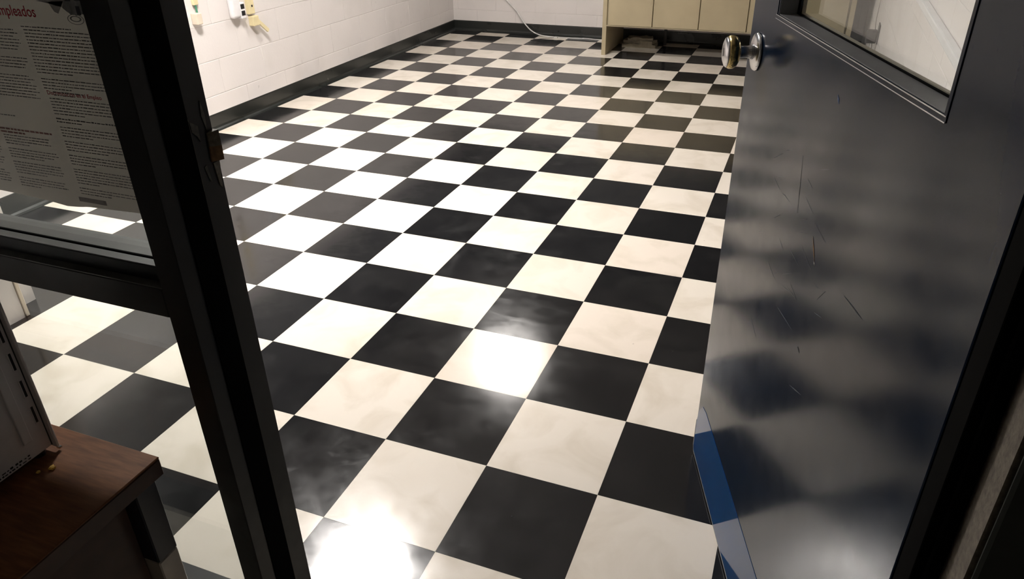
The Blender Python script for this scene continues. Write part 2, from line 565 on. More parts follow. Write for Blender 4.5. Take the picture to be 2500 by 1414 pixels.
# pier at the left end of the sidelight
pier = box('wall_pier', -2.43, -1.556, YF1 + 0.002, 0.435, 0, CEIL, WALL)
tag(pier, 'white wall pier seen low behind the sidelight glass', 'wall', kind='structure')
box('wall_return', -2.43, -1.637, 0.436, 0.543, 0, CEIL, WALL, pier)
box('corner_guard', -1.600, -1.553, 0.437, 0.452, 0.0, 2.2, BEIGE_P, pier, 0.002)
bb = extrude_profile('baseboard_pier', [(0, 0), (0.016, 0), (0.006, 0.012), (0.004, 0.04), (0, 0.042)], RUBBER, None,
                     lambda a, z, c: (-1.556 + a, YF1 + 0.004 + c, z), 0.432)
tag(bb, 'short black base strip along the foot of the white pier', 'baseboard', kind='structure')

# ------------------------------------------------------------------ front partition
HEAD = 2.13
wf = box('wall_front', -2.44, 1.13, YF0, YF1, HEAD + 0.05, CEIL, HALLWALL)
tag(wf, 'wall above the black door frame and sidelight', 'wall', kind='structure')
wfl = box('wall_front_end', -2.6, -1.56, YF0, YF1, 0, HEAD + 0.05, HALLWALL)
tag(wfl, 'plain wall at the far end of the sidelight', 'wall', kind='structure')
wfr = box('wall_front_jamb', 1.137, 1.34, -0.455, -0.29, 0, CEIL, PLASTER)
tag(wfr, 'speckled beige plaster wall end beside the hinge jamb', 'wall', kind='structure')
t2 = box('trim_2', 1.141, 1.26, -0.464, -0.456, 0, 2.25, DARK_TRIM, None, 0.003)
tag(t2, 'dark painted trim board on the plaster wall end', 'trim', kind='structure')
wfo = box('wall_front_outer', 1.262, 2.4, -0.455, -0.35, 0, CEIL, HALLWALL)
tag(wfo, 'hallway wall running on past the door frame', 'wall', kind='structure')

# hinge jamb and head of the door frame
t1 = box('trim_1', 1.122, 1.136, YF0 - 0.004, YF1, 0, HEAD + 0.05, GASKET, None, 0.002)
tag(t1, 'black metal hinge jamb of the door frame', 'door frame', kind='structure')
box('door_stop', 1.112, 1.1215, -0.398, -0.345, 0, HEAD, GASKET, t1, 0.001)
t3 = box('trim_3', 0.198, 1.1115, YF0, YF1, HEAD, HEAD + 0.05, BLACK_ALU, None, 0.002)
tag(t3, 'black metal head bar over the doorway', 'door frame', kind='structure')

# sidelight: mullion, rails, panes
SL = -1.55
ML, MR = 0.154, 0.196
win = empty('window_1', (0.175, -0.3425, 0))
tag(win, 'black framed sidelight window with a poster on its glass', 'window', kind='structure')
wo = (0.175, -0.3425, 0)
mull = box('mullion', ML, MR, YF0, YF1 - 0.002, 0, HEAD + 0.05, BLACK_ALU, win, 0.0012, 1, wo)
tag(mull, 'black metal post between sidelight and doorway')
box('stop_strip', MR - 0.001, MR + 0.0015, YF0 + 0.03, -0.328, 0, HEAD, GASKET, mull, 0.0, 1, wo)
box('mullion', SL - 0.044, SL, YF0, YF1 - 0.002, 0, HEAD + 0.05, BLACK_ALU, win, 0.0012, 1, wo)
box('head_rail', SL, ML, YF0, YF1 - 0.002, HEAD, HEAD + 0.05, BLACK_ALU, win, 0.0012, 1, wo)
rail = box('mid_rail', SL, ML, YF0, YF1 - 0.002, 0.838, 0.884, BLACK_ALU, win, 0.0015, 1, wo)
box('rail_ledge', SL, ML, YF0 + 0.001, -0.3845, 0.884, 0.8855, ALU_TOP_LIT, rail, 0.0, 1, wo)
bead = box('glazing_bead', SL, ML, -0.384, -0.3665, 0.884, 0.9075, BLACK_ALU, win, 0.001, 1, wo)
box('bead_top', SL, ML, -0.3835, -0.3685, 0.9075, 0.909, ALU_TOP_LIT, bead, 0.0, 1, wo)
box('rail_ledge', SL, ML, -0.3555, YF1 - 0.003, 0.884, 0.8855, ALU_TOP_LIT, rail, 0.0, 1, wo)
box('gasket', SL, ML, -0.3665, -0.3635, 0.884, 0.9105, GASKET, win, 0.0, 1, wo)
box('bottom_rail', SL, ML, YF0, YF1 - 0.002, 0.002, 0.10, BLACK_ALU, win, 0.0015, 1, wo)
box('pane', SL, ML, -0.3630, -0.3570, 0.8865, HEAD, GLASS, win, 0.0, 1, wo)
box('pane', SL, ML, -0.3630, -0.3570, 0.10, 0.838, GLASS, win, 0.0, 1, wo)
# strike plate with splintered wood around it, on the doorway side of the mullion
def flake(name, pts, thick, mat, parent=win):
    # irregular chip on the doorway side of the post; thick may vary per corner
    bm = bmesh.new()
    th = thick if isinstance(thick, (list, tuple)) else [thick] * len(pts)
    A = [bm.verts.new((MR - 0.0005 - wo[0], y - wo[1], z)) for y, z in pts]
    B = [bm.verts.new((MR + t - wo[0], y - wo[1], z)) for (y, z), t in zip(pts, th)]
    n = len(pts)
    for k in range(n):
        bm.faces.new((A[k], A[(k + 1) % n], B[(k + 1) % n], B[k]))
    bm.faces.new(B)
    bm.faces.new(list(reversed(A)))
    return link(name, mesh_from(bm, name, mat), parent)
sp = flake('strike_plate', [(-0.3005, 1.0765), (-0.2870, 1.0790), (-0.2865, 1.0570), (-0.3010, 1.0585)], [0.002, 0.009, 0.009, 0.002], TAN)
tag(sp, 'bent strike plate in a scraped patch of the post')
flake('splinter', [(-0.3010, 1.0585), (-0.2865, 1.0570), (-0.2860, 1.0370), (-0.3030, 1.0380)], [0.002, 0.009, 0.008, 0.002], WOOD_RAW)
flake('splinter', [(-0.3000, 1.0350), (-0.2880, 1.0360), (-0.2910, 1.0150), (-0.2930, 0.9980), (-0.2965, 1.0020)], 0.0012, TAN)
flake('splinter', [(-0.3260, 1.0990), (-0.3130, 1.0900), (-0.3140, 1.0700), (-0.3180, 1.0780), (-0.3250, 1.0850)], 0.0012, SCRAPE)
flake('splinter', [(-0.3285, 1.1050), (-0.3265, 1.1020), (-0.3272, 1.0500), (-0.3265, 1.0050), (-0.3288, 1.0040)], 0.0010, SCRAPE)
flake('splinter', [(-0.3000, 1.1200), (-0.2965, 1.1000), (-0.2985, 1.0800), (-0.3030, 1.1000)], 0.0008, SCRAPE)
flake('splinter', [(-0.3170, 1.0350), (-0.3125, 1.0365), (-0.3090, 1.0120), (-0.3125, 1.0140)], 0.0008, SCRAPE)

# ------------------------------------------------------------------ hall shell
hw = [('wall_hall_left', HALL_L - 0.1, HALL_L, HALL_Y, YF0, 'hallway wall at the sidelight end'),
      ('wall_hall_right', HALL_R, HALL_R + 0.1, HALL_Y, -0.35, 'hallway wall beyond the hinge jamb'),
      ('wall_hall_back', HALL_L - 0.1, HALL_R + 0.1, HALL_Y - 0.1, HALL_Y, 'hallway wall facing the doorway')]
for nme, x0, x1, y0, y1, lab in hw:
    tag(box(nme, x0, x1, y0, y1, 0, CEIL, HALLWALL), lab, 'wall', kind='structure')
tag(box('ceiling_hall', HALL_L - 0.1, HALL_R + 0.1, HALL_Y - 0.1, YF0 - 0.09, CEIL, CEIL + 0.1, CEILING), 'hallway ceiling', 'ceiling', kind='structure')

# ------------------------------------------------------------------ lamps
def ceiling_light(loc, sx, sy, strength, col, label, depth=0.12):
    e = empty('ceiling_light', loc)
    tag(e, label, 'ceiling light')
    bm = bmesh.new()
    w = 0.02
    box_into(bm, -sx / 2 - w, sx / 2 + w, -sy / 2 - w, sy / 2 + w, -0.030, 0.0)
    for x0, x1, y0, y1 in ((-sx / 2 - w, -sx / 2, -sy / 2 - w, sy / 2 + w), (sx / 2, sx / 2 + w, -sy / 2 - w, sy / 2 + w),
                           (-sx / 2, sx / 2, -sy / 2 - w, -sy / 2), (-sx / 2, sx / 2, sy / 2, sy / 2 + w)):
        box_into(bm, x0, x1, y0, y1, -0.030 - depth, -0.030)  # unseen deep skirts, added to cut the light at wide angles
    link('housing', mesh_from(bm, 'housing', LAMP_BODY), e)
    box('diffuser', -sx / 2 + 0.002, sx / 2 - 0.002, -sy / 2 + 0.002, sy / 2 - 0.002, -0.045, -0.0305, emit_mat('lit_diffuser', col, strength), e, 0.004, 2)
ceiling_light((-1.18, 1.58, CEIL), 0.46, 0.46, LAMP_NEAR, (1.0, 0.955, 0.91), 'lit ceiling light over the middle of the tiled room')
ceiling_light((-1.17, 4.08, CEIL), 0.45, 0.45, LAMP_FAR, (1.0, 0.945, 0.89), 'lit ceiling light toward the cream cabinet')
ceiling_light((1.75, -1.9, CEIL), 0.40, 0.40, FILL_HALL, (1.0, 0.86, 0.68), 'dim fill light added on the unseen hallway ceiling')

# ------------------------------------------------------------------ door
DW, DT, DH = 0.936, 0.044, 2.10
door = empty('door_1', (1.114, -0.332, 0.0), math.radians(109.13))
tag(door, 'dark navy painted door with a window standing open', 'door', kind='structure')
WS0, WS1, WZ0, WZ1 = 0.153, 0.770, 1.147, 1.93
bm = bmesh.new()
# slab with an opening: ring of quads front and back, joined
out = [(0, 0.010), (DW, 0.010), (DW, DH), (0, DH)]
inn = [(WS0, WZ0), (WS1, WZ0), (WS1, WZ1), (WS0, WZ1)]
fo = [bm.verts.new((x, 0, z)) for x, z in out]; fi = [bm.verts.new((x, 0, z)) for x, z in inn]
bo = [bm.verts.new((x, -DT, z)) for x, z in out]; bi = [bm.verts.new((x, -DT, z)) for x, z in inn]
outer_e = []
for k in range(4):
    k2 = (k + 1) % 4
    bm.faces.new((fo[k], fo[k2], fi[k2], fi[k]))
    bm.faces.new((bo[k2], bo[k], bi[k], bi[k2]))
    bm.faces.new((fo[k2], fo[k], bo[k], bo[k2]))
    bm.faces.new((fi[k], fi[k2], bi[k2], bi[k]))
bm.edges.ensure_lookup_table()
es = [e for e in bm.edges if (e.verts[0] in fo and e.verts[1] in fo) or (e.verts[0] in bo and e.verts[1] in bo) or (e.verts[0] in fo and e.verts[1] in bo) or (e.verts[0] in bo and e.verts[1] in fo)]
bmesh.ops.bevel(bm, geom=es, offset=0.0025, segments=2, profile=0.5, affect='EDGES')
slab = link('slab', mesh_from(bm, 'slab', DOOR), door)
# kick plate, rounded at the latch corner
prof = [(0.004, 0.012), (0.926, 0.010), (0.934, 0.020), (0.9345, 0.110), (0.922, 0.150), (0.895, 0.182), (0.860, 0.191), (0.004, 0.191)]
kp = extrude_profile('kick_plate', prof, KICK, door, lambda a, z, c: (a, 0.0002 + c, z), 0.0006)
tag(kp, 'bright blue painted kick plate along the door foot')
ke = extrude_profile('worn_edge', [(0.004, 0.0065), (0.928, 0.006), (0.9395, 0.022), (0.9395, 0.105), (0.9345, 0.110), (0.934, 0.020), (0.926, 0.010), (0.004, 0.012)], EDGE, kp,
                     lambda a, z, c: (a, -0.001 + c, z), 0.0020)
# vision lite frame
def ring_prism(name, s0, s1, z0, z1, w, y0, y1, mat, parent, bevel=0.0):
    bm = bmesh.new()
    box_into(bm, s0, s1, y0, y1, z0, z0 + w, bevel)
    box_into(bm, s0, s1, y0, y1, z1 - w, z1, bevel)
    box_into(bm, s0, s0 + w, y0, y1, z0 + w, z1 - w, bevel)
    box_into(bm, s1 - w, s1, y0, y1, z0 + w, z1 - w, bevel)
    return link(name, mesh_from(bm, name, mat), parent)
wfm = ring_prism('window_frame', WS0 - 0.001, WS1 + 0.013, 1.1405, WZ1 + 0.007, 0.0065, 0.0001, 0.0011, DOOR, door, 0.0004)
for nm_, z in (('frame_highlight', 1.1405), ('frame_highlight', 1.1468)):  # bright steel strips stand in for highlights along the moulding
    box(nm_, WS0, WS1 + 0.011, 0.0005, 0.0016, z - 0.0006, z + 0.0006, STEEL, wfm)
ring_prism('glazing_stop', WS0 + 0.0005, WS1 - 0.0005, WZ0 + 0.0005, WZ1 - 0.0005, 0.0015, -0.0305, -0.001, simple('lit_sill_grey', (0.12, 0.12, 0.125), 0.35, var=0.2), door)  # paler than the door: light on the upward sill is in the colour
ring_prism('gasket', WS0 + 0.0005, WS1 - 0.0005, WZ0 + 0.0005, WZ1 - 0.0005, 0.0035, -0.0335, -0.0305, GASKET, door)
ring_prism('glazing_stop', WS0 + 0.0005, WS1 - 0.0005, WZ0 + 0.0005, WZ1 - 0.0005, 0.0025, -0.0445, -0.0385, BEIGE_P, door)
box('pane', WS0 + 0.001, WS1 - 0.001, -0.0375, -0.0340, WZ0 + 0.001, WZ1 - 0.001, GLASS, door)
# knob set
KS, KZ = 0.870, 1.064
kb = empty('knob', (KS, 0, KZ)); kb.parent = door
tag(kb, 'brass knob on a steel rose')
lathe('rose', [(0.0002, 0.0355), (0.003, 0.0355), (0.006, 0.033), (0.008, 0.026), (0.0095, 0.016)], STEEL, kb, 'Y')
lathe('stem', [(0.009, 0.0145), (0.014, 0.0125), (0.020, 0.0112), (0.032, 0.0112), (0.036, 0.0135)], STEEL, kb, 'Y')
lathe('grip', [(0.035, 0.0135), (0.0365, 0.021), (0.040, 0.0275), (0.046, 0.0312), (0.052, 0.0312), (0.058, 0.0285)], BRASS, kb, 'Y', 40)
lathe('face_reflection', [(0.0578, 0.0285), (0.0605, 0.0265), (0.063, 0.021), (0.0642, 0.012), (0.0645, 0.003)], STEEL, kb, 'Y', 40)  # steel colour stands in for pale tile reflected in the brass face
box('key_slot', -0.0016, 0.0016, 0.0640, 0.0650, -0.0075, 0.0075, BLACK_P, kb)
lathe('knob_room_side', [(-0.044, 0.034), (-0.050, 0.030), (-0.054, 0.0125), (-0.075, 0.0115), (-0.082, 0.026), (-0.094, 0.031), (-0.104, 0.024), (-0.108, 0.010)], BRASS, door, 'Y', 32, (KS, 0, KZ))
box('latch_plate', DW - 0.0005, DW + 0.001, -0.034, -0.010, KZ - 0.028, KZ + 0.028, BRASS, door)
box('latch_bolt', DW + 0.001, DW + 0.009, -0.028, -0.016, KZ - 0.008, KZ + 0.008, BRASS, door, 0.002)
for z in (0.25, 1.05, 1.85):
    lathe('hinge_knuckle', [(z - 0.05, 0.007), (z + 0.05, 0.007)], STEEL, door, 'Z', 16, (-0.006, -0.050, 0))
# marks and dents on the face
def mark(name, s0, z0, s1, z1, w, mat):
    bm = bmesh.new()
    d = Vector((s1 - s0, 0, z1 - z0)); L = d.length; d.normalize()
    nrm = Vector((-d.z, 0, d.x)) * (w / 2)
    A, B = Vector((s0, 0.0003, z0)), Vector((s1, 0.0003, z1))
    Mi = (A + B) / 2
    pts = [A, Mi + nrm, B, Mi - nrm]
    vv = [bm.verts.new(p) for p in pts]
    tt = [bm.verts.new(p + Vector((0, 0.0002, 0))) for p in pts]
    bm.faces.new(tt)
    for k in range(4):
        bm.faces.new((vv[k], vv[(k + 1) % 4], tt[(k + 1) % 4], tt[k]))
    return link(name, mesh_from(bm, name, mat), door)
tag(mark('gouge', 0.428, 0.882, 0.402, 0.849, 0.0045, WOOD_RAW), 'ochre gouge in the navy paint')
mark('gouge', 0.405, 0.852, 0.400, 0.846, 0.003, EDGE)
SCR = simple('scratch_dark', (0.006, 0.007, 0.010), 0.6)
SCR_L = simple('scratch_light', (0.045, 0.046, 0.05), 0.6)
mark('scratch', 0.531, 0.974, 0.509, 0.885, 0.0012, SCR)
mark('scratch', 0.286, 0.861, 0.214, 0.863, 0.0022, SCR)
mark('scratch', 0.517, 0.703, 0.437, 0.708, 0.0012, SCR_L)
mark('scratch', 0.399, 0.623, 0.347, 0.642, 0.0018, SCR_L)
mark('scratch', 0.645, 0.60, 0.600, 0.585, 0.0010, SCR_L)
mark('scratch', 0.40, 0.700, 0.388, 0.694, 0.0035, SCR)
mark('scratch', 0.442, 1.094, 0.432, 1.083, 0.0045, simple('blue_chip', (0.02, 0.06, 0.16), 0.5))
for k in range(26):
    s, z = random.uniform(0.30, 0.72), random.uniform(0.72, 0.98)
    a = random.uniform(0.03, 0.09)
    mark('scratch', s, z, s - a * 0.6, z + random.uniform(-0.015, 0.03), 0.0006, SCR_L)

# ------------------------------------------------------------------ cabinet on the back wall
CX0, CX1, CY, CZ0, CZ1 = -0.735, 1.195, 5.300, 0.236, 0.86
cab = empty('base_cabinet', ((CX0 + CX1) / 2, (CY + 5.93) / 2, 0))
co = tuple(cab.location)
tag(cab, 'cream base cabinet raised on side panels against the back wall', 'cabinet')
box('side_panel', CX0, CX0 + 0.036, CY - 0.012, 5.93, 0, CZ1, CREAM, cab, 0.002, 1, co)
box('side_panel', CX1 - 0.036, CX1, CY - 0.012, 5.93, 0, CZ1, CREAM, cab, 0.002, 1, co)
box('carcass', CX0 + 0.036, CX1 - 0.036, CY + 0.002, 5.93, CZ0 + 0.006, CZ1, CREAM_D, cab, 0.0, 1, co)
box('bottom_rail', CX0 + 0.036, CX1 - 0.036, CY - 0.016, CY + 0.002, CZ0, CZ0 + 0.010, CREAM_D, cab, 0.001, 1, co)
x = CX0 + 0.047
DWD = 0.374
for k in range(3):
    d = box('door', x + 0.003, x + DWD - 0.003, CY - 0.020, CY + 0.001, CZ0 + 0.0105, CZ1 - 0.01, CREAM, cab, 0.0025, 1, co)
    lathe('knob', [(0, 0.006), (-0.012, 0.006), (-0.018, 0.013), (-0.024, 0.011)], STEEL, d, 'Y', 16, (x + (DWD - 0.05 if k % 2 == 0 else 0.05) - co[0], CY - 0.0195 - co[1], 0.76))
    x += DWD
box('stile', x + 0.003, x + 0.052, CY - 0.018, CY + 0.001, CZ0 + 0.0105, CZ1 - 0.01, CREAM, cab, 0.0015, 1, co)
x += 0.055
w2 = (CX1 - 0.047 - x) / 2
for k in range(2):
    d = box('door', x + 0.003, x + w2 - 0.003, CY - 0.020, CY + 0.001, CZ0 + 0.0105, CZ1 - 0.01, CREAM, cab, 0.0025, 1, co)
    lathe('knob', [(0, 0.006), (-0.012, 0.006), (-0.018, 0.013), (-0.024, 0.011)], STEEL, d, 'Y', 16, (x + (w2 - 0.05 if k % 2 == 0 else 0.05) - co[0], CY - 0.0195 - co[1], 0.76))
    x += w2
tag(box('worktop', CX0 - 0.02, CX1 + 0.02, CY - 0.04, YB - 0.003, CZ1, CZ1 + 0.038, WORKTOP, None, 0.004), 'laminate worktop lying on the cream base cabinet', 'worktop')
lathe('drain_pipe', [(0.0, 0.014), (CZ0 + 0.006, 0.014)], GREY_P, cab, 'Z', 16, (-0.30 - co[0], 5.86 - co[1], 0))

# crumpled papers under the cabinet
pp = empty('paper_bundle', (-0.50, 5.74, 0))
tag(pp, 'crumpled paper bundle on the floor under the cream cabinet', 'paper')
for k, (w, d, h, z, a) in enumerate(((0.30, 0.16, 0.030, 0.0, 0.05), (0.27, 0.14, 0.026, 0.030, -0.12), (0.22, 0.12, 0.022, 0.056, 0.15))):
    bm = bmesh.new()
    nx, ny = 9, 5
    top, bot = {}, {}
    for iu in range(nx):
        for iv in range(ny):
            u, v = iu / (nx - 1) - 0.5, iv / (ny - 1) - 0.5
            px_, py_ = u * w + random.uniform(-.006, .006), v * d + random.uniform(-.006, .006)
            top[iu, iv] = bm.verts.new((px_, py_, z + h + random.uniform(-.006, .008)))
            bot[iu, iv] = bm.verts.new((px_, py_, z + (0 if k == 0 else random.uniform(-.003, .003))))
    for iu in range(nx - 1):
        for iv in range(ny - 1):
            bm.faces.new((top[iu, iv], top[iu + 1, iv], top[iu + 1, iv + 1], top[iu, iv + 1]))
            bm.faces.new((bot[iu, iv + 1], bot[iu + 1, iv + 1], bot[iu + 1, iv], bot[iu, iv]))
    for iu in range(nx - 1):
        for iv in (0, ny - 1):
            bm.faces.new((bot[iu, iv], bot[iu + 1, iv], top[iu + 1, iv], top[iu, iv]))
    for iv in range(ny - 1):
        for iu in (0, nx - 1):
            bm.faces.new((bot[iu, iv + 1], bot[iu, iv], top[iu, iv], top[iu, iv + 1]))
    o = link('sheet', mesh_from(bm, 'sheet', PAPER), pp)
    o.rotation_euler = (0, 0, a)

# white cord on the back wall and floor
cd = tube('white_cord', [(-2.02, 5.962, 0.47), (-1.95, 5.960, 0.39), (-1.871, 5.958, 0.31), (-1.766, 5.955, 0.215), (-1.69, 5.945, 0.12), (-1.60, 5.925, 0.045),
                         (-1.50, 5.905, 0.012), (-1.38, 5.895, 0.0045), (-1.22, 5.885, 0.0042), (-1.05, 5.905, 0.0042), (-0.93, 5.885, 0.0042), (-0.83, 5.90, 0.0042), (-0.75, 5.948, 0.0042)], 0.0055, CORD_W)
tag(cd, 'white cord drooping down the wall and along the floor to the cabinet', 'cord')
cd2 = empty('cable_end', (-1.40, 5.84, 0))
tag(cd2, 'thin loose cable end with a white plug on the floor', 'cable')
tube('wire', [(-1.335, 5.86, 0.007), (-1.40, 5.835, 0.003), (-1.47, 5.78, 0.002), (-1.53, 5.70, 0.002)], 0.0022, GREY_P, cd2, org=tuple(cd2.location))
box('plug', -1.350, -1.315, 5.852, 5.874, 0.0003, 0.016, CORD_W, cd2, 0.004, 2, tuple(cd2.location))

# ------------------------------------------------------------------ left wall fittings
d1 = empty('wall_box', (XL, 2.52, 0.62))
tag(d1, 'small beige junction box with a green wire on the left wall', 'junction box')
o1 = tuple(d1.location)
box('cover', XL + 0.0004, XL + 0.045, 2.466, 2.509, 0.630, 0.692, BEIGE_P, d1, 0.004, 2, o1)
box('raceway', XL + 0.0004, XL + 0.020, 2.492, 2.528, 0.733, 1.05, YELLOWED, d1, 0.003, 2, o1)
tube('wire', [(XL + 0.012, 2.507, 0.742), (XL + 0.015, 2.507, 0.715), (XL + 0.020, 2.503, 0.685)], 0.0055, GREEN_P, d1, org=o1)

d2 = empty('wall_timer', (XL, 2.835, 0.60))
tag(d2, 'white rounded wall device with two black sockets on its edge', 'wall device')
o2 = tuple(d2.location)
bm = bmesh.new()
box_into(bm, 0.0004, 0.044, -0.058, 0.022, 0.012, 0.175, 0.018, 4)
link('body', mesh_from(bm, 'body', WHITE_P, True), d2)
box('side_panel', 0.006, 0.0445, 0.010, 0.050, 0.004, 0.098, WHITE_P, d2, 0.003)
for z in (0.021, 0.060):
    box('socket', 0.030, 0.0465, 0.013, 0.047, z, z + 0.029, BLACK_P, d2, 0.002)

d3 = empty('wall_switch', (XL, 3.01, 0.48))
tag(d3, 'yellowed wall switch box with its lever hanging down', 'switch')
o3 = tuple(d3.location)
box('strip', XL + 0.0004, XL + 0.024, 2.943, 3.000, 0.614, 0.86, YELLOWED, d3, 0.003, 2, o3)
for z in (0.655, 0.70, 0.75):
    box('screw', XL + 0.0238, XL + 0.026, 2.972, 2.984, z, z + 0.012, BLACK_P, d3, 0.001, 1, o3)
box('box', XL + 0.0004, XL + 0.040, 2.950, 3.006, 0.542, 0.602, YELLOWED, d3, 0.004, 2, o3)
bm = bmesh.new()
L = [Vector((0.026, -0.012, 0.090)), Vector((0.032, 0.068, 0.016))]
dv = (L[1] - L[0]).normalized(); nv = Vector((0, -dv.z, dv.y)) * 0.011
ring = [L[0] + nv, L[1] + nv, L[1] - nv, L[0] - nv]
fa = [bm.verts.new(p) for p in ring]; fb = [bm.verts.new(p + Vector((0.012, 0, 0))) for p in ring]
bm.faces.new(fb); bm.faces.new(list(reversed(fa)))
for k in range(4):
    bm.faces.new((fa[k], fa[(k + 1) % 4], fb[(k + 1) % 4], fb[k]))
link('lever', mesh_from(bm, 'lever', YELLOWED), d3)

# ------------------------------------------------------------------ right wall fittings (seen through the door glass)
ad = empty('power_adapter', (XR, 4.40, 0.37))
tag(ad, 'dark grey power adapter plugged into the right wall', 'adapter')
oa = tuple(ad.location)
box('body', 1.247, 1.3125, 4.372, 4.432, 0.378, 0.458, GREY_P, ad, 0.008, 3, oa)
tube('wire', [(1.296, 4.40, 0.457), (1.290, 4.41, 0.52), (1.292, 4.42, 0.62), (1.300, 4.43, 0.80), (1.312, 4.44, 1.0)], 0.0022, CORD_D, ad, org=oa)
tube('wire', [(1.282, 4.40, 0.380), (1.278, 4.39, 0.34), (1.274, 4.38, 0.31), (1.290, 4.34, 0.285), (1.308, 4.28, 0.29)], 0.0028, CORD_W, ad, org=oa)
tube('wire', [(1.292, 4.39, 0.380), (1.294, 4.36, 0.345), (1.290, 4.33, 0.315), (1.302, 4.27, 0.29), (1.311, 4.22, 0.31)], 0.0022, CORD_D, ad, org=oa)
pl_ = box('outlet_plate', 1.3128, XR - 0.0003, 4.32, 4.44, 0.385, 0.50, GREY_P, None, 0.002)
tag(pl_, 'grey outlet plate behind the power adapter', 'outlet')
p2 = box('wall_clip', 1.3085, XR - 0.0003, 4.13, 4.18, 0.275, 0.37, GREY_P, None, 0.002)
tag(p2, 'small dark clip holding the adapter wires on the wall', 'clip')
rc = box('conduit', XR - 0.028, XR - 0.0003, 0.9, 3.2, 0.892, 0.922, WHITE_P, None, 0.006, 2)
tag(rc, 'white painted conduit running along the right wall', 'conduit')

# ------------------------------------------------------------------ poster on the sidelight glass
PY = -0.3644
PX0, PX1, PZ0, PZ1 = -0.30, 0.147, 0.974, 1.285
po = (-0.08, PY, PZ0)
poster = empty('poster', po)
tag(poster, 'printed notice with red headings and columns taped to the sidelight glass', 'poster')
bm = bmesh.new()
def ripple(x):
    return 0.004 * math.sin(x * 38.0) + 0.003 * math.sin(x * 95.0 + 1.0)
nx, nz = 60, 12
grid = {}
def pz_bottom(x):
    pts = [(-0.30, 0.974), (-0.156, 0.975), (-0.118, 0.974), (-0.058, 0.971), (-0.024, 0.9675), (0.000, 0.9695), (0.017, 0.972), (0.104, 0.9755), (0.147, 0.977)]
    for (a, za), (c, zc) in zip(pts, pts[1:]):
        if a <= x <= c:
            return za + (zc - za) * (x - a) / (c - a)
    return 0.974
for iu in range(nx + 1):
    xx = PX0 + (PX1 - PX0) * iu / nx
    for iv in range(nz + 1):
        zb = pz_bottom(xx)
        zz = zb + (PZ1 - zb) * iv / nz
        grid[iu, iv] = bm.verts.new((xx - po[0], 0, zz - po[2]))
gb = {}
for k, v in grid.items():
    gb[k] = bm.verts.new((v.co.x, 0.0003, v.co.z))
for iu in range(nx):
    for iv in range(nz):
        bm.faces.new((grid[iu, iv], grid[iu + 1, iv], grid[iu + 1, iv + 1], grid[iu, iv + 1]))
        bm.faces.new((gb[iu, iv + 1], gb[iu + 1, iv + 1], gb[iu + 1, iv], gb[iu, iv]))
    bm.faces.new((gb[iu, 0], gb[iu + 1, 0], grid[iu + 1, 0], grid[iu, 0]))
    bm.faces.new((grid[iu, nz], grid[iu + 1, nz], gb[iu + 1, nz], gb[iu, nz]))
for iv in range(nz):
    bm.faces.new((grid[0, iv], grid[0, iv + 1], gb[0, iv + 1], gb[0, iv]))
    bm.faces.new((gb[nx, iv], gb[nx, iv + 1], grid[nx, iv + 1], grid[nx, iv]))
link('sheet', mesh_from(bm, 'sheet', POSTER), poster)
INKY = -0.0003    # print lies just in front of the sheet
def ink_quad(bm, x0, x1, z0, z1):
    vv = [bm.verts.new((a - po[0], INKY, c - po[2])) for a, c in ((x0, z0), (x1, z0), (x1, z1), (x0, z1))]
    bm.faces.new(vv)
def text(name, body, size, x, z, mat, align='LEFT', parent=None, sx=1.0):
    cu = bpy.data.curves.new(name, 'FONT')
    cu.body = body
    cu.size = size
    cu.align_x = align
    cu.offset = size * 0.012
    ob = bpy.data.objects.new(name, cu)
    COL.objects.link(ob)
    dg = bpy.context.evaluated_depsgraph_get()
    me = bpy.data.meshes.new_from_object(ob.evaluated_get(dg))
    bpy.data.objects.remove(ob, do_unlink=True)
    me.transform(Matrix.Diagonal((sx, 1, 1, 1)))
    me.transform(Matrix.Rotation(math.pi / 2, 4, 'X'))
    me.materials.clear()
    me.materials.append(mat)
    return link(name, me, parent, (x - po[0], INKY, z - po[2]))
text('heading', 'Empleados', 0.0180, 0.0335, 1.2255, RED, 'RIGHT', poster, 0.92)
text('heading', 'Discriminación en el Empleo', 0.0074, 0.0085, 1.1292, RED, 'LEFT', poster, 1.10)
rr = random.Random(3)
bm = bmesh.new()
def para(x0, x1, z, n, step=0.0040, short=True, h=0.0014):
    for k in range(n):
        xe = x1 - (rr.uniform(0.0, 0.012) if k < n - 1 else (x1 - x0) * rr.uniform(0.3, 0.7) if short else 0)
        xx = x0
        while xx < xe - 0.001:
            w = rr.uniform(0.0025, 0.0095)
            w = min(w, xe - xx)
            ink_quad(bm, xx, xx + w, z - k * step, z - k * step + h * rr.uniform(0.7, 1.1))
            xx += w + 0.0011
    return z - n * step
def column(x0, x1, z, ztop_skip=()):
    while z > 0.986:
        n = rr.choice((3, 4, 5, 6, 8))
        n = min(n, int((z - 0.984) / 0.0040))
        if n < 1:
            break
        z = para(x0, x1, z, n) - 0.0035
z = para(0.0, 0.140, 1.2125, 1); z = para(0.003, 0.140, z, 14) - 0.004
z = para(0.006, 0.140, z, 4); para(0.020, 0.075, z, 2)
z = para(0.010, 0.140, 1.1235, 6) - 0.003
z = para(0.010, 0.140, z, 2, h=0.0019) - 0.003
column(0.012, 0.132, z)
z = para(-0.26, -0.012, 1.2125, 1) - 0.001
z = para(-0.26, -0.008, z, 8) - 0.003
z = para(-0.26, -0.006, z, 5) - 0.003
z = para(-0.26, -0.004, z, 9) - 0.003
para(-0.26, -0.060, 1.093, 2, h=0.0018)
column(-0.104, -0.008, 1.064)
column(-0.26, -0.118, 1.064)
o = link('body_print', mesh_from(bm, 'body_print', INK), poster)
tag(o, 'rows of small grey print', kind='stuff')
bm = bmesh.new()
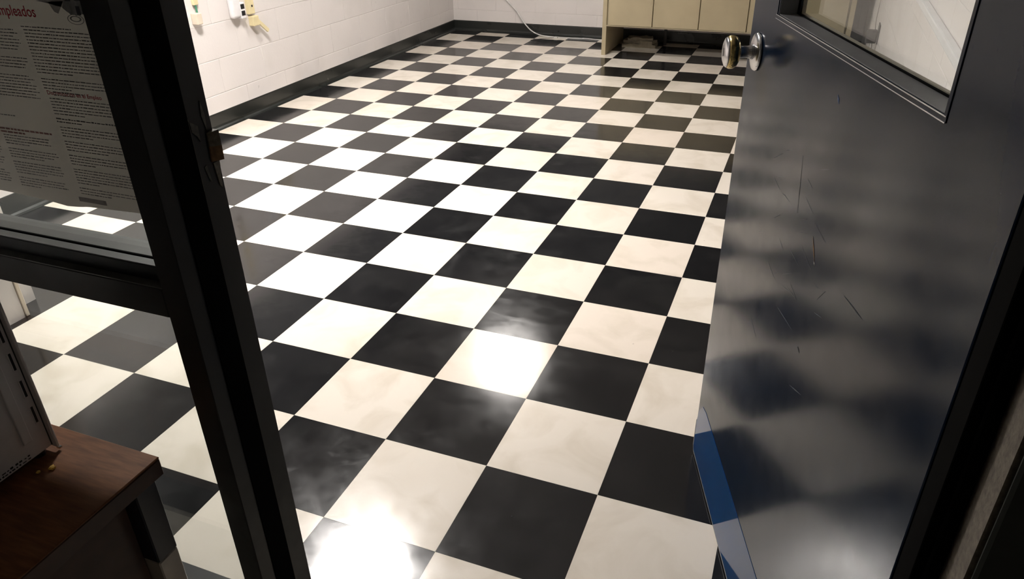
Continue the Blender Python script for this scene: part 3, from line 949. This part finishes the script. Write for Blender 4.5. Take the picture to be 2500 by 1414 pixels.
def red_row(z, x0, x1):
    xx = x0
    while xx < x1 - 0.002:
        w = min(rr.uniform(0.004, 0.013), x1 - xx)
        ink_quad(bm, xx, xx + w, z, z + 0.0026)
        xx += w + 0.0016
red_row(1.0725, -0.24, -0.008); red_row(1.0680, -0.24, -0.060)
o = link('faded_heading', mesh_from(bm, 'faded_heading', RED_F), poster)
tag(o, 'faded red heading rows', kind='stuff')
bm = bmesh.new()
ink_quad(bm, 0.004, 0.055, 0.979, 0.986)
link('print_block', mesh_from(bm, 'print_block', simple('pale_grey_ink', (0.40, 0.39, 0.39), 0.7)), poster)
# round seal at the top, with a dark building shape and an oval below, and a pale wing shape beside it
def disc(name, cx_, cz_, rx, rz, mat, r0=0.0, off=0.0, n=40, ragged=0.0):
    bm = bmesh.new()
    o_ = []
    i_ = []
    for k in range(n):
        t = 2 * math.pi * k / n
        g = 1 + rr.uniform(-ragged, ragged)
        o_.append(bm.verts.new((cx_ + rx * g * math.cos(t) - po[0], INKY - off, cz_ + rz * g * math.sin(t) - po[2])))
        if r0:
            i_.append(bm.verts.new((cx_ + rx * r0 * math.cos(t) - po[0], INKY - off, cz_ + rz * r0 * math.sin(t) - po[2])))
    if r0:
        for k in range(n):
            bm.faces.new((o_[k], o_[(k + 1) % n], i_[(k + 1) % n], i_[k]))
    else:
        bm.faces.new(o_)
    return link(name, mesh_from(bm, name, mat), poster)
disc('seal_field', 0.101, 1.2455, 0.0215, 0.0155, INK_SEAL, 0.0, 0.0, 44, 0.06)
disc('seal_ring', 0.098, 1.2255, 0.0135, 0.0060, INK, 0.90, 0.0001)
disc('seal_ring', 0.098, 1.2262, 0.0092, 0.0034, INK, 0.72, 0.0001)
bm = bmesh.new()
for a0, a1, c0, c1 in ((0.103, 0.1095, 1.231, 1.241), (0.089, 0.098, 1.246, 1.254), (0.104, 0.116, 1.247, 1.250), (0.1125, 0.1165, 1.232, 1.2385)):
    vv = [bm.verts.new((a - po[0], INKY - 0.0002, c - po[2])) for a, c in ((a0, c0), (a1, c0), (a1, c1), (a0, c1))]
    bm.faces.new(vv)
link('seal_figure', mesh_from(bm, 'seal_figure', INK_D), poster)
bm = bmesh.new()
for quad in (((0.040, 1.2445), (0.090, 1.2520), (0.082, 1.2385), (0.058, 1.2425)), ((0.060, 1.2440), (0.086, 1.2460), (0.072, 1.2310), (0.066, 1.2330))):
    bm.faces.new([bm.verts.new((a - po[0], INKY - 0.00005, c - po[2])) for a, c in quad])
link('wing_emblem', mesh_from(bm, 'wing_emblem', simple('pale_emblem_ink', (0.36, 0.355, 0.36), 0.7, var=0.2, scale=80)), poster)
for xx in (-0.25, 0.10):
    box('tape', xx, xx + 0.05, -0.0006, -0.0004, PZ1 - po[2] - 0.02, PZ1 - po[2] + 0.012, simple('clear_tape', (0.6, 0.56, 0.45), 0.3), poster, org=(po[0], 0, 0))

# ------------------------------------------------------------------ desk with grey case
TZ = 0.62
TX1, TY1 = 0.1175, -0.4548
tx0, ty0 = -1.10, -1.00
desk = empty('desk', ((TX1 + tx0) / 2, (TY1 + ty0) / 2, 0))
tag(desk, 'brown wooden desk corner on square metal legs outside the sidelight', 'desk')
do = tuple(desk.location)
box('desktop', tx0, TX1, ty0, TY1, TZ - 0.004, TZ, WOOD, desk, 0.0012, 1, do)
box('desktop_edge', tx0, TX1, ty0, TY1, TZ - 0.034, TZ - 0.0041, WOOD_D, desk, 0.0015, 1, do)
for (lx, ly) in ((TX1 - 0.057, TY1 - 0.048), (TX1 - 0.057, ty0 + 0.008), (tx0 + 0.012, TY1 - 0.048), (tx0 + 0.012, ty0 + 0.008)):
    lg = box('leg', lx, lx + 0.045, ly, ly + 0.039, 0.435, TZ - 0.0342, LEG_DARK_REFL, desk, 0.002, 1, do)
    tag(lg, 'square metal leg, dark reflection painted above and pale one below')
    box('lower_leg', lx + 0.0004, lx + 0.0446, ly + 0.0004, ly + 0.0386, 0.004, 0.4345, LEG_PALE_REFL, lg, 0.002, 1, do)
    box('foot_pad', lx + 0.004, lx + 0.036, ly + 0.004, ly + 0.031, 0.0, 0.004, BLACK_P, desk, 0.001, 1, do)
box('modesty_panel', tx0 + 0.055, TX1 - 0.062, TY1 - 0.068, TY1 - 0.053, 0.26, TZ - 0.0342, WOOD_D, desk, 0.001, 1, do)
box('side_panel', TX1 - 0.050, TX1 - 0.036, ty0 + 0.052, TY1 - 0.052, 0.10, TZ - 0.0342, WOOD_D, desk, 0.001, 1, do)

BX = -0.0338
BY1 = -0.4939
case = empty('equipment_case', (-0.24, -0.70, TZ))
tag(case, 'grey metal equipment case with vent slots standing on the brown desk', 'equipment case')
eo = tuple(case.location)
SX = BX - 0.0085
bz0, bz1 = TZ + 0.011, TZ + 0.40
box('shell', -0.44, SX, -0.90, BY1 - 0.0055, bz0, bz1, GREY_METAL, case, 0.0018, 2, eo)
box('flange', -0.435, BX, BY1 - 0.0040, BY1, bz0 - 0.004, bz1 + 0.002, GREY_METAL, case, 0.0015, 2, eo)
box('seam', -0.433, SX - 0.0010, BY1 - 0.0055, BY1 - 0.0040, bz0, bz1, BLACK_P, case, 0, 1, eo)
z = 0.680
while z < bz1 - 0.03:
    bm = bmesh.new()
    box_into(bm, SX - 0.0010 - eo[0], SX + 0.0003 - eo[0], -0.5060 - 0.0021 - eo[1], -0.5060 + 0.0021 - eo[1], z - eo[2], z + 0.0285 - eo[2], 0.0006)
    link('vent_slot', mesh_from(bm, 'vent_slot', BLACK_P), case)
    box('slot_lip', SX - 0.0004, SX + 0.0012, -0.5098, -0.5085, z - 0.001, z + 0.0295, GREY_METAL, case, 0.0005, 1, eo)
    z += 0.0463
rib = box('rib', SX - 0.0010, SX + 0.0026, -0.5370, -0.5230, 0.660, bz1 - 0.02, GREY_METAL, case, 0.0014, 3, eo)
tag(rib, 'pressed vertical rib catching the light')
for (fx, fy) in ((SX - 0.014, BY1 - 0.020), (SX - 0.014, -0.87), (-0.41, BY1 - 0.025), (-0.41, -0.87)):
    lathe('foot', [(0, 0.009), (0.0112, 0.010)], BLACK_P, case, 'Z', 16, (fx - eo[0], fy - eo[1], 0))
# rows of stamped marks too small to read, low on the side
bm = bmesh.new()
for row, zz in enumerate((0.6390, 0.6345)):
    yy = -0.534
    while yy > -0.615:
        w = rr.uniform(0.002, 0.006)
        box_into(bm, SX - 0.0004 - eo[0], SX + 0.0002 - eo[0], yy - w - eo[1], yy - eo[1], zz - eo[2], zz + rr.uniform(0.0012, 0.003) - eo[2])
        yy -= w + rr.uniform(0.001, 0.004)
o = link('stamped_marks', mesh_from(bm, 'stamped_marks', BLACK_P), case)
tag(o, 'tiny dark stamped marks', kind='stuff')
box('foil_tab', BX - 0.006, BX + 0.001, BY1 - 0.003, BY1 + 0.002, bz0 - 0.0075, bz0 - 0.0042, STEEL, case, 0.0006, 1, eo)

for k, (cx_, cy_, r, lab) in enumerate(((-0.0108, -0.5298, 0.0047, 'yellow crumb on the desk beside the grey case, the larger one'), (-0.0225, -0.5432, 0.0029, 'tiny yellow crumb on the desk against the grey case'))):
    bm = bmesh.new()
    bmesh.ops.create_icosphere(bm, subdivisions=2, radius=r)
    for v in bm.verts:
        v.co *= rr.uniform(0.72, 1.2)
        v.co.z = max(v.co.z * 0.75, -r * 0.5)
    tag(link('crumb', mesh_from(bm, 'crumb', CRUMB), None, (cx_, cy_, TZ + r * 0.5)), lab, 'crumb')
